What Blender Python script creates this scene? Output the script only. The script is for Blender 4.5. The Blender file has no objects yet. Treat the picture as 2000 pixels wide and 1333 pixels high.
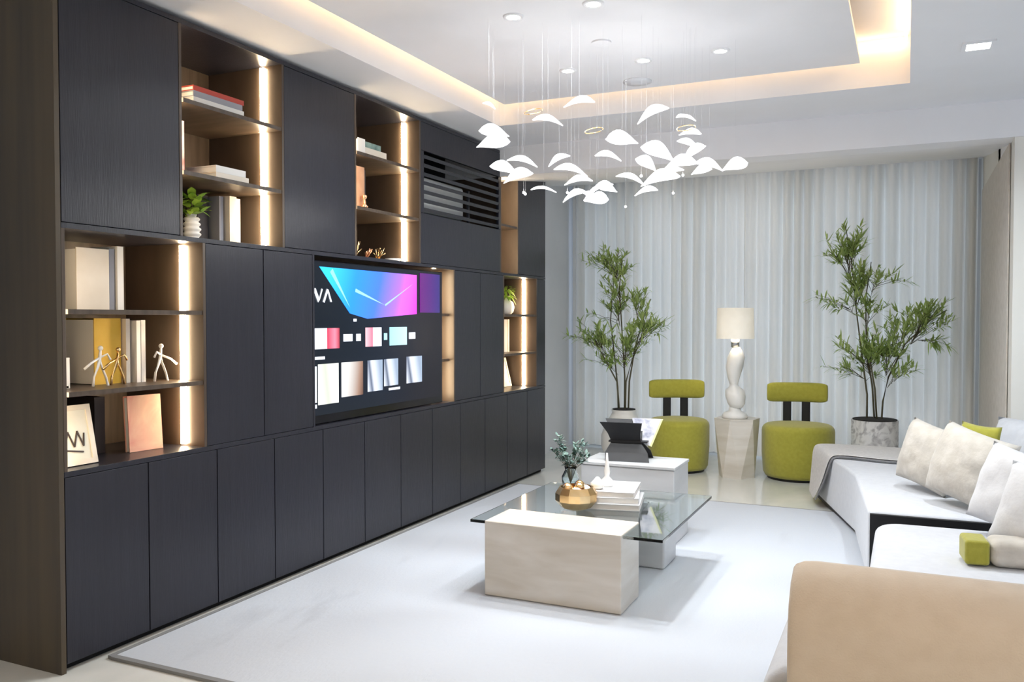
import bpy, bmesh, math, random
from mathutils import Vector, Matrix, noise
R = math.radians
random.seed(7)
scn = bpy.context.scene
C = scn.collection

# ------------------------------------------------------------ camera, world, exposure
cam_d = bpy.data.cameras.new('camera'); cam = bpy.data.objects.new('camera', cam_d); C.objects.link(cam)
cam.location = (0, 0, 1.30); cam.rotation_euler = (R(90 - 1.49), 0, R(24.8))
cam_d.sensor_width = 36; cam_d.lens = 1670 * 36 / 2000; cam_d.clip_start = .05
scn.camera = cam
vs = scn.view_settings
vs.view_transform = 'Standard'; vs.look = 'None'; vs.gamma = 1; vs.use_curve_mapping = False
vs.exposure = 1.36
w = bpy.data.worlds.new('sky'); scn.world = w; w.use_nodes = True
bg = w.node_tree.nodes['Background']; bg.inputs[0].default_value = (.66, .80, 1, 1); bg.inputs[1].default_value = .62
scn.cycles.max_bounces = 10
scn.cycles.use_denoising = True
scn.cycles.sample_clamp_indirect = 6

def area(name, loc, rot, sx, sy, power, col, portal=False, shape='RECTANGLE', spread=180):
    l = bpy.data.lights.new(name, 'AREA'); l.shape = shape; l.size = sx
    if shape == 'RECTANGLE': l.size_y = sy
    l.energy = power; l.color = col; l.spread = R(spread)
    if portal: l.cycles.is_portal = True
    o = bpy.data.objects.new(name, l); C.objects.link(o); o.location = loc; o.rotation_euler = rot
    return o
XR, YB = 3.0, -2.0            # right wall and the wall behind the camera
area('window_portal', (XR + .02, 2.4, 1.25), (0, R(90), 0), 2.3, 5.2, 0, (1, 1, 1), True)
area('window_portal', (-1.3, 8.52, 1.3), (R(-90), 0, 0), 3.5, 2.5, 0, (1, 1, 1), True)

# ------------------------------------------------------------ materials
def mat(name, col, rough=.5, metal=0, coat=0, trans=0, ior=1.45, emit=None, es=0, spec=.5, sheen=0, sss=0):
    m = bpy.data.materials.new(name); m.use_nodes = True
    b = m.node_tree.nodes['Principled BSDF']
    b.inputs['Base Color'].default_value = (*col, 1); b.inputs['Roughness'].default_value = rough
    b.inputs['Metallic'].default_value = metal; b.inputs['Coat Weight'].default_value = coat
    b.inputs['Transmission Weight'].default_value = trans; b.inputs['IOR'].default_value = ior
    b.inputs['Specular IOR Level'].default_value = spec; b.inputs['Sheen Weight'].default_value = sheen
    if emit: b.inputs['Emission Color'].default_value = (*emit, 1); b.inputs['Emission Strength'].default_value = es
    return m
def noisy(m, c1, c2, scale=(1, 1, 1), ns=4, detail=6, bump=0, bscale=None, lo=.35, hi=.65, dist=0, kind='noise', rough=None):
    nt = m.node_tree; N = nt.nodes; L = nt.links; b = N['Principled BSDF']
    tc = N.new('ShaderNodeTexCoord'); mp = N.new('ShaderNodeMapping'); mp.inputs['Scale'].default_value = scale
    L.new(tc.outputs['Object'], mp.inputs[0])
    n = N.new('ShaderNodeTexNoise'); n.inputs['Scale'].default_value = ns; n.inputs['Detail'].default_value = detail
    n.inputs['Distortion'].default_value = dist
    L.new(mp.outputs[0], n.inputs['Vector'])
    r = N.new('ShaderNodeValToRGB'); r.color_ramp.elements[0].position = lo; r.color_ramp.elements[1].position = hi
    r.color_ramp.elements[0].color = (*c1, 1); r.color_ramp.elements[1].color = (*c2, 1)
    L.new(n.outputs['Fac'], r.inputs[0]); L.new(r.outputs[0], b.inputs['Base Color'])
    if bump:
        n2 = N.new('ShaderNodeTexNoise'); n2.inputs['Scale'].default_value = bscale or ns * 4; n2.inputs['Detail'].default_value = 3
        L.new(mp.outputs[0], n2.inputs['Vector'])
        bp = N.new('ShaderNodeBump'); bp.inputs['Strength'].default_value = bump; bp.inputs['Distance'].default_value = .004
        L.new(n2.outputs['Fac'], bp.inputs['Height']); L.new(bp.outputs[0], b.inputs['Normal'])
    return m
M = {}
M['wood'] = noisy(mat('dark_stained_wood', (.03, .026, .026), .30, spec=.5), (.016, .0165, .024), (.020, .020, .029), (1, 9, .35), 5, 6, .25, 40)
M['inner'] = noisy(mat('niche_wood_lit_tone', (.06, .045, .035), .38), (.060, .042, .030), (.10, .072, .052), (1, 6, .4), 5, 5)  # same wood as the doors, with the strips' warm light mixed into its colour
M['bronze'] = noisy(mat('bronze_toned_side_panel', (.07, .05, .03), .32, spec=.7), (.035, .026, .017), (.075, .053, .027), (3, 1, .15), 4, 4)
M['gap'] = mat('shadow_gap_black', (.004, .004, .004), .8)
M['black'] = noisy(mat('black_lacquer', (.004, .004, .006), .5), (.004, .004, .006), (.007, .007, .009), ns=20)
M['plaster'] = noisy(mat('white_ceiling_paint', (.80, .80, .81), .8), (.79, .79, .80), (.81, .81, .825), ns=3)
M['wall'] = noisy(mat('pale_warm_wall_paint', (.74, .72, .66), .7), (.73, .71, .65), (.75, .735, .68), ns=3)
M['wallgrey'] = noisy(mat('pale_grey_wall_paint', (.70, .71, .73), .7), (.69, .70, .72), (.72, .73, .75), ns=3)
M['floor'] = noisy(mat('polished_pale_marble_floor', (.66, .66, .62), .12), (.55, .57, .54), (.74, .73, .69), (1, .6, 1), 1.6, 8, lo=.3, hi=.7, dist=1.2)
M['rug'] = noisy(mat('white_marbled_rug', (.84, .85, .88), .95, sheen=.2), (.34, .36, .40), (.50, .53, .58), (1, .35, 1), 2.2, 8, .3, 120, .22, .40, .6)
M['rugedge'] = mat('grey_rug_binding', (.22, .22, .22), .9)
M['curt'] = noisy(mat('pale_silver_curtain', (.62, .64, .66), .75, sheen=.3), (.82, .81, .79), (.88, .87, .85), (6, 1, .2), 3, 4)
def translucent(m, amt, col):
    nt = m.node_tree; N = nt.nodes; b = N['Principled BSDF']; o = N['Material Output']
    tr = N.new('ShaderNodeBsdfTranslucent'); tr.inputs[0].default_value = (*col, 1); mx = N.new('ShaderNodeMixShader'); mx.inputs[0].default_value = amt
    nt.links.new(b.outputs[0], mx.inputs[1]); nt.links.new(tr.outputs[0], mx.inputs[2]); nt.links.new(mx.outputs[0], o.inputs[0])
translucent(M['curt'], .34, (.90, .86, .78))
M['chart'] = noisy(mat('chartreuse_boucle', (.36, .34, .04), .9, sheen=.3), (.32, .305, .035), (.36, .34, .045), ns=40, bump=.25, bscale=160)
M['stone'] = noisy(mat('travertine', (.66, .63, .57), .3), (.56, .51, .43), (.74, .71, .66), (1, 1, 5), 2.6, 8, lo=.25, hi=.75, dist=.4)
M['palestone'] = noisy(mat('pale_grey_stone', (.68, .69, .69), .3), (.52, .53, .54), (.64, .65, .66), (1, 1, 4), 2.4, 8, lo=.3, hi=.7)
M['sofa'] = noisy(mat('off_white_upholstery', (.74, .74, .76), .9, sheen=.3), (.54, .555, .59), (.58, .595, .63), ns=30, bump=.25, bscale=220)
M['beige'] = noisy(mat('warm_beige_upholstery', (.62, .53, .43), .9, sheen=.2), (.53, .445, .35), (.56, .475, .38), ns=22, bump=.25, bscale=220)
M['linen'] = noisy(mat('oatmeal_linen', (.66, .61, .54), .95, sheen=.2), (.50, .46, .40), (.58, .54, .48), ns=18, bump=.5, bscale=60)
M['whitecloth'] = noisy(mat('white_cotton', (.80, .79, .79), .95), (.62, .61, .61), (.68, .67, .67), ns=14, bump=.4, bscale=50)
M['throw'] = noisy(mat('grey_knit_throw', (.56, .55, .54), .95), (.53, .52, .51), (.60, .58, .57), ns=50, bump=.4, bscale=140)
M['throwband'] = mat('dark_throw_border', (.20, .20, .21), .95)
M['leaf'] = noisy(mat('bamboo_leaf_green', (.17, .30, .06), .6), (.26, .38, .10), (.55, .66, .28), ns=3, lo=.3, hi=.7)
translucent(M['leaf'], .25, (.45, .62, .15))
M['leafbright'] = noisy(mat('fresh_leaf_green', (.25, .42, .05), .5), (.12, .28, .02), (.40, .55, .08), ns=14)
M['leafblue'] = noisy(mat('eucalyptus_leaf', (.16, .26, .22), .6), (.07, .14, .12), (.30, .42, .37), ns=12)
M['stem'] = mat('brown_green_stem', (.10, .09, .05), .7)
M['soil'] = noisy(mat('dark_potting_soil', (.02, .018, .015), .9), (.01, .01, .01), (.035, .03, .025), ns=60)
M['marble'] = noisy(mat('veined_white_marble', (.74, .74, .75), .35), (.42, .42, .44), (.80, .80, .81), ns=7, lo=.38, hi=.54, dist=2.5)
M['ceramic'] = noisy(mat('white_ceramic', (.82, .81, .78), .3), (.79, .78, .75), (.84, .83, .80), ns=6)
M['glass'] = mat('clear_glass', (.90, .97, .96), .02, trans=1, ior=1.45)
M['glassedge'] = mat('green_tinted_glass_edge', (.10, .22, .21), .1)
M['gold'] = noisy(mat('warm_gold_metal', (.85, .58, .28), .25, 1), (.78, .50, .22), (.92, .68, .38), ns=12)
M['copper'] = mat('copper_metal', (.80, .45, .28), .3, 1)
M['chrome'] = mat('brushed_steel', (.6, .6, .6), .3, 1)
M['petal'] = noisy(mat('self_glowing_porcelain_petal', (.92, .93, .96), .35, emit=(1, 1, 1), es=.6), (.90, .91, .95), (.95, .95, .97), ns=8)  # emission gives the porcelain a glow of its own, to read bright
M['wire'] = mat('fine_clear_wire', (.6, .6, .62), .8, spec=.1)
M['led'] = mat('warm_led_strip', (1, .9, .8), .5, emit=(1, .76, .48), es=22)
M['led_near'] = mat('warm_led_strip_dim', (1, .9, .8), .5, emit=(1, .76, .48), es=10)
M['cove'] = mat('amber_cove_led', (1, .7, .4), .5, emit=(1, .66, .34), es=5)
M['downlight'] = mat('lit_downlight_lens', (1, 1, 1), .5, emit=(1, .99, .97), es=12)
M['shade'] = noisy(mat('cream_lamp_shade', (.82, .79, .70), .9, emit=(1, .90, .74), es=.10), (.80, .77, .68), (.84, .81, .72), ns=12)
M['white'] = mat('white_paper', (.82, .80, .76), .8)
M['cream'] = noisy(mat('cream_paper_cover', (.80, .72, .60), .7), (.76, .68, .56), (.84, .76, .65), ns=6)
M['yellow'] = noisy(mat('golden_yellow_cover', (.72, .45, .05), .6), (.64, .38, .03), (.80, .52, .08), ns=5)
M['red'] = mat('red_cover', (.45, .06, .04), .6)
M['pink'] = noisy(mat('rose_art_cover', (.75, .38, .30), .6), (.72, .25, .20), (.90, .66, .45), ns=5, lo=.3, hi=.7, dist=1)
M['rosewhite'] = noisy(mat('pink_and_white_cover', (.8, .5, .48), .6), (.70, .20, .18), (.85, .70, .68), ns=9, lo=.35, hi=.55)
M['slate'] = mat('grey_cover', (.30, .30, .33), .6)
M['darkbook'] = mat('dark_brown_cover', (.05, .035, .03), .5)
M['tan'] = noisy(mat('tan_leather', (.55, .30, .17), .5), (.50, .26, .14), (.60, .34, .20), ns=10)
M['tvblack'] = mat('television_black', (.005, .005, .008), .15)
M['greywhite'] = mat('grey_white_air_unit', (.75, .75, .72), .5)

def emis(name, stops, axis='Y', es=1.0, diag=0):
    m = bpy.data.materials.new(name); m.use_nodes = True; nt = m.node_tree; N = nt.nodes; L = nt.links
    b = N['Principled BSDF']; b.inputs['Base Color'].default_value = (0, 0, 0, 1); b.inputs['Roughness'].default_value = .2
    tc = N.new('ShaderNodeTexCoord'); sp = N.new('ShaderNodeSeparateXYZ'); L.new(tc.outputs['Generated'], sp.inputs[0])
    ma = N.new('ShaderNodeMath'); ma.operation = 'MULTIPLY_ADD'; ma.inputs[1].default_value = diag
    L.new(sp.outputs['Z'], ma.inputs[0]); L.new(sp.outputs[axis], ma.inputs[2])
    r = N.new('ShaderNodeValToRGB'); e = r.color_ramp.elements
    e[0].position = stops[0][0]; e[0].color = (*stops[0][1], 1); e[1].position = stops[-1][0]; e[1].color = (*stops[-1][1], 1)
    for p, c in stops[1:-1]:
        k = e.new(p); k.color = (*c, 1)
    L.new(ma.outputs[0], r.inputs[0]); L.new(r.outputs[0], b.inputs['Emission Color']); b.inputs['Emission Strength'].default_value = es * .68
    return m

# ------------------------------------------------------------ mesh helpers
def box(bm, x0, x1, y0, y1, z0, z1, mtx=None):
    v = [bm.verts.new((x, y, z)) for x in (x0, x1) for y in (y0, y1) for z in (z0, z1)]
    for f in ((0, 1, 3, 2), (4, 6, 7, 5), (0, 4, 5, 1), (2, 3, 7, 6), (0, 2, 6, 4), (1, 5, 7, 3)):
        bm.faces.new([v[i] for i in f])
    if mtx is not None: bmesh.ops.transform(bm, matrix=mtx, verts=v)
    return v
def lathe(bm, prof, seg=32, c=(0, 0, 0), capb=True, capt=True, sx=1, sy=1):
    rings = []
    for r, z in prof:
        rings.append([bm.verts.new((c[0] + sx * r * math.cos(2 * math.pi * i / seg), c[1] + sy * r * math.sin(2 * math.pi * i / seg), c[2] + z)) for i in range(seg)])
    for a, b in zip(rings, rings[1:]):
        for i in range(seg):
            bm.faces.new((a[i], a[(i + 1) % seg], b[(i + 1) % seg], b[i]))
    if capb: bm.faces.new(rings[0][::-1])
    if capt: bm.faces.new(rings[-1])
def tube(bm, pts, r, seg=8):
    pts = [Vector(p) for p in pts]; n = len(pts)
    rs = r if isinstance(r, (list, tuple)) else [r] * n
    rings = []
    for i, p in enumerate(pts):
        d = (pts[min(i + 1, n - 1)] - pts[max(i - 1, 0)]).normalized()
        u = d.cross(Vector((0, 0, 1)) if abs(d.z) < .95 else Vector((1, 0, 0))).normalized(); v = d.cross(u)
        rings.append([bm.verts.new(p + rs[i] * (u * math.cos(2 * math.pi * k / seg) + v * math.sin(2 * math.pi * k / seg))) for k in range(seg)])
    for a, b in zip(rings, rings[1:]):
        for k in range(seg): bm.faces.new((a[k], a[(k + 1) % seg], b[(k + 1) % seg], b[k]))
    bm.faces.new(rings[0][::-1]); bm.faces.new(rings[-1])
def poly(bm, pts, z0, z1):
    a = [bm.verts.new((x, y, z0)) for x, y in pts]; b = [bm.verts.new((x, y, z1)) for x, y in pts]
    n = len(pts); bm.faces.new(a[::-1]); bm.faces.new(b)
    for i in range(n): bm.faces.new((a[i], a[(i + 1) % n], b[(i + 1) % n], b[i]))
def obj(name, bm, m, parent=None, bevel=0, smooth=False, sub=0, seg=2):
    bmesh.ops.recalc_face_normals(bm, faces=bm.faces)
    me = bpy.data.meshes.new(name); bm.to_mesh(me); bm.free()
    o = bpy.data.objects.new(name, me); C.objects.link(o)
    me.materials.append(M[m] if isinstance(m, str) else m)
    if smooth or bevel or sub:
        for p in me.polygons: p.use_smooth = True
    if bevel:
        b = o.modifiers.new('bevel', 'BEVEL'); b.width = bevel; b.segments = seg; b.limit_method = 'ANGLE'; b.harden_normals = True
    if sub:
        s = o.modifiers.new('sub', 'SUBSURF'); s.levels = sub; s.render_levels = sub
    if parent: o.parent = parent; o.matrix_parent_inverse = Matrix.Identity(4)
    return o
def B(name, dims, m, parent=None, bevel=0, mtx=None, seg=2):
    bm = bmesh.new(); box(bm, *dims, mtx); return obj(name, bm, m, parent, bevel, seg=seg)
def tag(o, label, cat, group=None, kind=None):
    if label: o['label'] = label
    if cat: o['category'] = cat
    if group: o['group'] = group
    if kind: o['kind'] = kind
    return o
def thing(name, label, cat, loc=(0, 0, 0), rz=0, group=None):
    o = bpy.data.objects.new(name, None); C.objects.link(o); o.location = loc; o.rotation_euler = (0, 0, rz); o.empty_display_size = .05
    return tag(o, label, cat, group)
def struct(name, dims, m, bevel=0):
    return tag(B(name, dims, m, None, bevel), None, None, kind='structure')
T = Matrix.Translation
def RX(a): return Matrix.Rotation(a, 4, 'X')
def RY(a): return Matrix.Rotation(a, 4, 'Y')
def RZ(a): return Matrix.Rotation(a, 4, 'Z')

# ------------------------------------------------------------ room shell
XW, XC, XBK = -3.14, -2.78, -3.26       # wall beyond cabinets, cabinet front, cabinet back
YN, YF = 2.13, 6.69                      # near / far ends of the cabinet wall
struct('floor', (-3.6, XR + .15, YB - .15, 8.5, -.1, 0), 'floor')
struct('wall_left', (-3.6, XBK - .02, YB - .15, YF + .01, 0, 2.95), 'wallgrey')
struct('wall_left', (-3.6, XW, YF + .01, 8.5, 0, 2.95), 'wallgrey')
bm = bmesh.new(); box(bm, XW, -3.0, 8.32, 8.5, 0, 2.95); box(bm, .4, .7, 8.32, 8.5, 0, 2.95); box(bm, -3.0, .4, 8.32, 8.5, 2.55, 2.95); box(bm, -3.0, .4, 8.32, 8.5, 0, .06)
tag(obj('wall_back', bm, 'wallgrey'), None, None, kind='structure')
bm = bmesh.new()                          # right wall: pier beside the curtains, then the room widens
box(bm, .56, .75, 6.65, 8.5, 0, 2.95); tag(obj('wall_pier', bm, 'wall'), None, None, kind='structure')
struct('wall_return', (.56, .75, 5.8, 6.65, 0, 2.364), 'wall')
struct('wall_side', (.75, XR + .15, 6.62, 6.8, 0, 2.95), 'wall')
bm = bmesh.new()
box(bm, XR, XR + .15, YB, -.3, 0, 2.95); box(bm, XR, XR + .15, 5.1, 6.8, 0, 2.95)
box(bm, XR, XR + .15, -.3, 5.1, 0, .1); box(bm, XR, XR + .15, -.3, 5.1, 2.4, 2.95)
tag(obj('wall_right', bm, 'wall'), None, None, kind='structure')
struct('wall_front', (-3.6, XR + .15, YB - .15, YB, 0, 2.95), 'wall')
def window(name, x0, x1, y0, y1):
    fr = bmesh.new()
    if x1 - x0 < .2:
        xm = (x0 + x1) / 2
        for y in (y0, (y0 * 2 + y1) / 3, (y0 + y1 * 2) / 3, y1 - .05): box(fr, xm - .03, xm + .03, y, y + .05, .1, 2.4)
        box(fr, xm - .03, xm + .03, y0, y1, .1, .15); box(fr, xm - .03, xm + .03, y0, y1, 2.35, 2.4)
    else:
        ym = (y0 + y1) / 2
        for x in (x0, (x0 * 2 + x1) / 3, (x0 + x1 * 2) / 3, x1 - .05): box(fr, x, x + .05, ym - .03, ym + .03, .1, 2.4)
        box(fr, x0, x1, ym - .03, ym + .03, .1, .15); box(fr, x0, x1, ym - .03, ym + .03, 2.35, 2.4)
    tag(obj(name, fr, 'chrome'), None, None, kind='structure')
window('window_1', XR + .04, XR + .12, -.3, 5.1)


bm = bmesh.new()
for x in (-3.0, -1.87, -.73, .35): box(bm, x, x + .05, 8.38, 8.44, .06, 2.55)
box(bm, -3.0, .4, 8.38, 8.44, .06, .11); box(bm, -3.0, .4, 8.38, 8.44, 2.5, 2.55)
tag(obj('window_2', bm, 'chrome'), None, None, kind='structure')

# ceiling: lowered border with a tray, a floating panel inside it, amber cove light
ZD = 2.58
bm = bmesh.new()
box(bm, -3.6, -2.47, YB - .15, 5.8, ZD, 2.66); box(bm, 0, XR + .15, YB - .15, 5.8, ZD, 2.66)
box(bm, -2.47, 0, 5.15, 5.8, ZD, 2.66); box(bm, -2.47, 0, YB - .15, -.9, ZD, 2.66)
box(bm, -2.62, -2.47, -1.05, 5.3, 2.66, 2.88); box(bm, 0, .15, -1.05, 5.3, 2.66, 2.88)   # upstands of the tray
box(bm, -2.47, 0, 5.15, 5.3, 2.66, 2.88); box(bm, -2.47, 0, -1.05, -.9, 2.66, 2.88)
tag(obj('ceiling', bm, 'plaster'), None, None, kind='structure')
struct('trim_1', (-2.62, .15, -1.05, 5.3, 2.84, 2.95), 'plaster')
struct('trim_2', (-2.405, -.25, -.8, 5.085, 2.70, 2.73), 'plaster')
# sloped bulkhead in front of the curtains
bm = bmesh.new()
x0, x1 = XBK, .56
v = [bm.verts.new(p) for p in [(x0, 5.8, 2.365), (x0, 5.8, 2.95), (x0, 8.05, 2.95), (x0, 8.05, 2.63), (x0, 6.0, 2.365),
                               (x1, 5.8, 2.365), (x1, 5.8, 2.95), (x1, 8.05, 2.95), (x1, 8.05, 2.63), (x1, 6.0, 2.365)]]
bm.faces.new(v[:5]); bm.faces.new(v[5:])
for i in range(5): bm.faces.new((v[i], v[(i + 1) % 5], v[5 + (i + 1) % 5], v[5 + i]))
tag(obj('trim_3', bm, 'plaster'), None, None, kind='structure')
struct('trim_4', (-3.6, XR + .15, 8.05, 8.5, 2.66, 2.95), 'plaster')
struct('trim_5', (.56, XR + .15, 5.8, 6.8, 2.365, 2.95), 'plaster')
struct('trim_6', (-3.6, XR + .15, YB - .15, 8.5, 2.95, 3.0), 'plaster')
def cove(dims, label):
    tag(B('cove_light_strip', dims, 'cove'), label, 'light strip')
cove((-2.455, -2.44, -.8, 5.05, 2.775, 2.785), 'amber light strip hidden above the tray edge along the cabinet wall')
cove((-2.4, -.02, 5.12, 5.13, 2.79, 2.80), 'amber light strip in the ceiling recess edge nearest the curtains')
cove((-.03, -.015, -.8, 5.05, 2.785, 2.80), 'amber light strip in the ceiling recess edge on the sofa side')

def downlight(x, y, z, label, power=4.2, square=False, col=(.88, .95, 1)):
    t = thing('recessed_downlight', label, 'ceiling light', (x, y, z), 0, None)
    bm = bmesh.new()
    if square:
        for d in ((-.07, -.05, -.07, .07), (.05, .07, -.07, .07), (-.05, .05, -.07, -.05), (-.05, .05, .05, .07)): box(bm, *d, -.008, 0)
        obj('trim_ring', bm, 'plaster', t); B('lens', (-.05, .05, -.05, .05, -.004, -.001), 'downlight', t)
    else:
        lathe(bm, [(.032, -.001), (.032, -.006), (.048, -.006), (.05, 0)], 24, capb=False, capt=False)
        obj('trim_ring', bm, 'plaster', t, smooth=True)
        bm = bmesh.new(); lathe(bm, [(.033, -.004), (.033, -.001)], 24); obj('lens', bm, 'downlight', t)
    a = area('downlight_lamp', (x, y, z - .012), (0, 0, 0), .09, .09, power, col, shape='DISK', spread=150)
    a.parent = t; a.location = (0, 0, -.012)
for x, y, s in [(-1.67, 3.63, 'round downlight in the floating panel, left one of the row nearer the camera'),
                (-1.28, 3.63, 'round downlight in the floating panel, right one of the row nearer the camera'),
                (-1.75, 4.54, 'round downlight in the floating panel, leftmost of the far row of three'),
                (-1.31, 4.53, 'round downlight in the floating panel, middle of the far row of three'),
                (-.90, 4.54, 'round downlight in the floating panel, rightmost of the far row of three')]:
    downlight(x, y, 2.70, s)
downlight(.288, 4.574, ZD, 'square downlight in the lowered white ceiling above the sofa', square=True, power=6)
for x, s in ((-.9, 'left'), (.7, 'middle'), (2.1, 'right')):  # unseen lamps, added to brighten the back of the armchair
    downlight(x, -1.35 if x < 0 else .3, ZD, 'added unseen square warm fill lamp in the lowered ceiling behind the viewpoint, %s one' % s, square=True, power=8, col=(1, .80, .60))
bm = bmesh.new(); lathe(bm, [(.085, 0), (.085, -.006), (.02, -.012)], 32)
t = tag(obj('ceiling_speaker', bm, 'wallgrey', smooth=True), 'small round grey ceiling speaker beyond the downlights', 'speaker'); t.location = (-1.46, 4.92, 2.70)

# ------------------------------------------------------------ cabinet wall
MOD = (YF - YN) / 12
PT = .02
g = .0025
def door(name, y0, y1, z0, z1, parent, m='wood'):
    return B(name, (XC - .02, XC, y0 + g, y1 - g, z0 + g, z1 - g), m, parent, .0015)
def closed(name, y0, y1, z0, z1, nd, label, cat='cabinet', group=None):
    t = thing(name, label, cat, (0, 0, 0), 0, group)
    B('carcass', (XBK, XC - .022, y0 + .001, y1 - .001, z0, z1 - .001), 'gap', t)
    for k in range(nd):
        door('door', y0 + (y1 - y0) * k / nd, y0 + (y1 - y0) * (k + 1) / nd, z0, z1, t)
    return t
below = ['nearest the camera, under the tall open niche', 'second from the near end, left of the television',
         'below the left edge of the television', 'below the right edge of the television',
         'between the television and the small niche', 'at the far end under the small niche']
for k in range(6):
    t = thing('base_cabinet', 'dark two-door base cabinet ' + below[k], 'cabinet', (0, 0, 0), 0)
    y0 = YN + 2 * k * MOD; y1 = y0 + 2 * MOD
    B('carcass', (XBK, XC - .022, y0 + .001, y1 - .001, .03, .72), 'gap', t)
    B('plinth', (XBK, XC - .04, y0 + .001, y1 - .001, 0, .03), 'gap', t)
    door('door', y0, y0 + MOD, .03, .72, t); door('door', y0 + MOD, y1, .03, .72, t)
tag(B('worktop', (XBK, XC, YN, YF, .72, .74), 'wood', None, .001), 'long dark worktop board running above the base cabinets', 'worktop')
tag(B('end_panel', (XBK, XC, YN - .022, YN - .001, 0, 2.56), 'bronze', None, .001), 'full-height bronze-brown side panel at the near end of the cabinet wall', 'panel')
tag(B('shelf_board', (XBK, XC, YN, YF, 1.63, 1.65), 'wood', None, .001), 'long dark horizontal board between the upper and middle cabinet rows', 'shelf')
tag(B('cornice_board', (XBK, XC, YN, YF, 2.54, 2.56), 'wood', None, .001), 'long dark top board running under the ceiling', 'panel')

def niche(y0, y1, z0, z1, shelves, label, led=True, tt=.015):
    t = thing('open_shelf_unit', label, 'shelf unit', (0, 0, 0))
    B('back_panel', (XBK, XBK + .012, y0, y1, z0, z1), 'inner', t)
    B('side_panel', (XBK + .012, XC, y0, y0 + tt, z0, z1), 'inner', t, .001)
    bm = bmesh.new()                      # far side with a groove for the light strip
    box(bm, XBK + .012, XC, y1 - tt, y1, z0, z1)
    obj('side_panel', bm, 'inner', t)
    for z in shelves:
        bm = bmesh.new()
        if led: poly(bm, [(XBK + .012, y0 + tt), (XC - .034, y0 + tt), (XC - .034, y0 + tt + .012), (XC - .004, y0 + tt + .012), (XC - .004, y1 - tt), (XC - .090, y1 - tt), (XC - .090, y1 - tt - .022), (XC - .132, y1 - tt - .022), (XC - .132, y1 - tt), (XBK + .012, y1 - tt)], z - .018, z)
        else: box(bm, XBK + .012, XC - .004, y0 + tt, y1 - tt, z - .018, z)
        obj('shelf', bm, 'inner', t)
    if led: B('led_strip', (XC - .030, XC - .014, y0 + tt + .001, y0 + tt + .008, z0 + .01, z1 - .01), 'led_near', t)
    if led: B('led_strip', (XC - .122, XC - .100, y1 - tt - .016, y1 - tt - .001, z0 + .008, z1 - .008), 'led', t)
    return t
Z0, Z1, Z2, Z3, U1, U2, ZT = .74, 1.03, 1.335, 1.63, 1.93, 2.235, 2.54
# the shelves stop short of the strip, so it runs through
niche(YN, 2.83, Z0, Z3, [Z1, Z2], 'open lit niche of three shelves at the near left, with the frame and yellow books')
niche(2.69, 3.355, 1.65, ZT, [U1, U2], 'open lit niche in the top row holding the ribbed vase of leaves')
niche(3.945, 4.65, 1.65, ZT, [U1, U2], 'open lit niche above the television')
t = niche(5.81, 6.14, 1.65, ZT, [2.02], 'narrow tall open niche beside the slatted vent', led=False)
B('led_strip', (XC - .06, XC - .03, 5.826, 5.834, 1.66, ZT - .01), 'led', t)
niche(5.86, 6.51, Z0, Z3, [Z1, Z2], 'open lit niche at the far end near the curtains')
# light source of the narrow niche and of the slot beside the television
closed('wall_cabinet', YN, 2.69, 1.65, ZT, 1, 'dark wall cabinet door at the near top corner, with a blue sheen')
closed('wall_cabinet', 3.355, 3.945, 1.65, ZT, 1, 'dark wall cabinet door between the two top lit niches')
closed('wall_cabinet', 6.14, YF, 1.65, ZT, 1, 'dark wall cabinet door at the far top end of the wall')
closed('tall_cabinet', 2.83, 3.57, Z0, Z3, 2, 'dark two-door middle cabinet between the near niche and the television')
closed('tall_cabinet', 5.095, 5.86, Z0, Z3, 2, 'dark two-door middle cabinet between television and the far lit niche')
closed('filler_panel', 6.51, YF, Z0, Z3, 1, 'narrow dark filler panel at the far end beside the small lit niche', 'panel')
# vent cabinet
t = thing('vent_cabinet', 'dark cabinet with horizontal slatted air vent, top row above the television', 'cabinet', (0, 0, 0))
B('back_panel', (XBK, XBK + .012, 4.65, 5.81, 1.65, ZT), 'gap', t)
door('lower_panel', 4.65, 5.81, 1.65, 1.97, t); door('upper_panel', 4.65, 5.81, 2.36, ZT, t)
bm = bmesh.new(); box(bm, XC - .02, XC, 4.652, 4.69, 1.97, 2.36); box(bm, XC - .02, XC, 5.78, 5.808, 1.97, 2.36)
obj('frame', bm, 'wood', t)
for k in range(7):
    z = 1.985 + k * .056
    m = T((XC - .02, 0, z)) @ RY(R(20))
    B('slat', (-.016, .016, 4.69, 5.78, 0, .022), 'wood', t, .001, m)
B('divider', (XC - .05, XC - .035, 5.36, 5.38, 1.97, 2.2), 'wood', t)
tag(B('air_conditioner', (XC - .30, XC - .07, 4.72, 5.36, 1.99, 2.22), 'greywhite', None, .02), 'pale grey air conditioner seen behind the vent slats', 'air conditioner')

# television bay with a lit slot at its far end
t = thing('television_bay', 'recessed dark bay around the television with a narrow lit slot at its far side', 'cabinet', (0, 0, 0))
B('back_panel', (XBK, XBK + .012, 3.57, 5.095, Z0, Z3), 'gap', t)
B('side_panel', (XBK + .012, XC, 5.08, 5.095, Z0, Z3), 'inner', t); B('side_panel', (XBK + .012, XC, 3.57, 3.585, Z0, Z3), 'wood', t)
for z in (Z1, Z2): B('shelf', (XBK + .012, XC - .04, 4.90, 5.08, z - .018, z), 'inner', t)
B('led_strip', (XC - .10, XC - .08, 4.965, 4.973, Z0 + .02, Z3 - .02), 'led', t)

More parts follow.
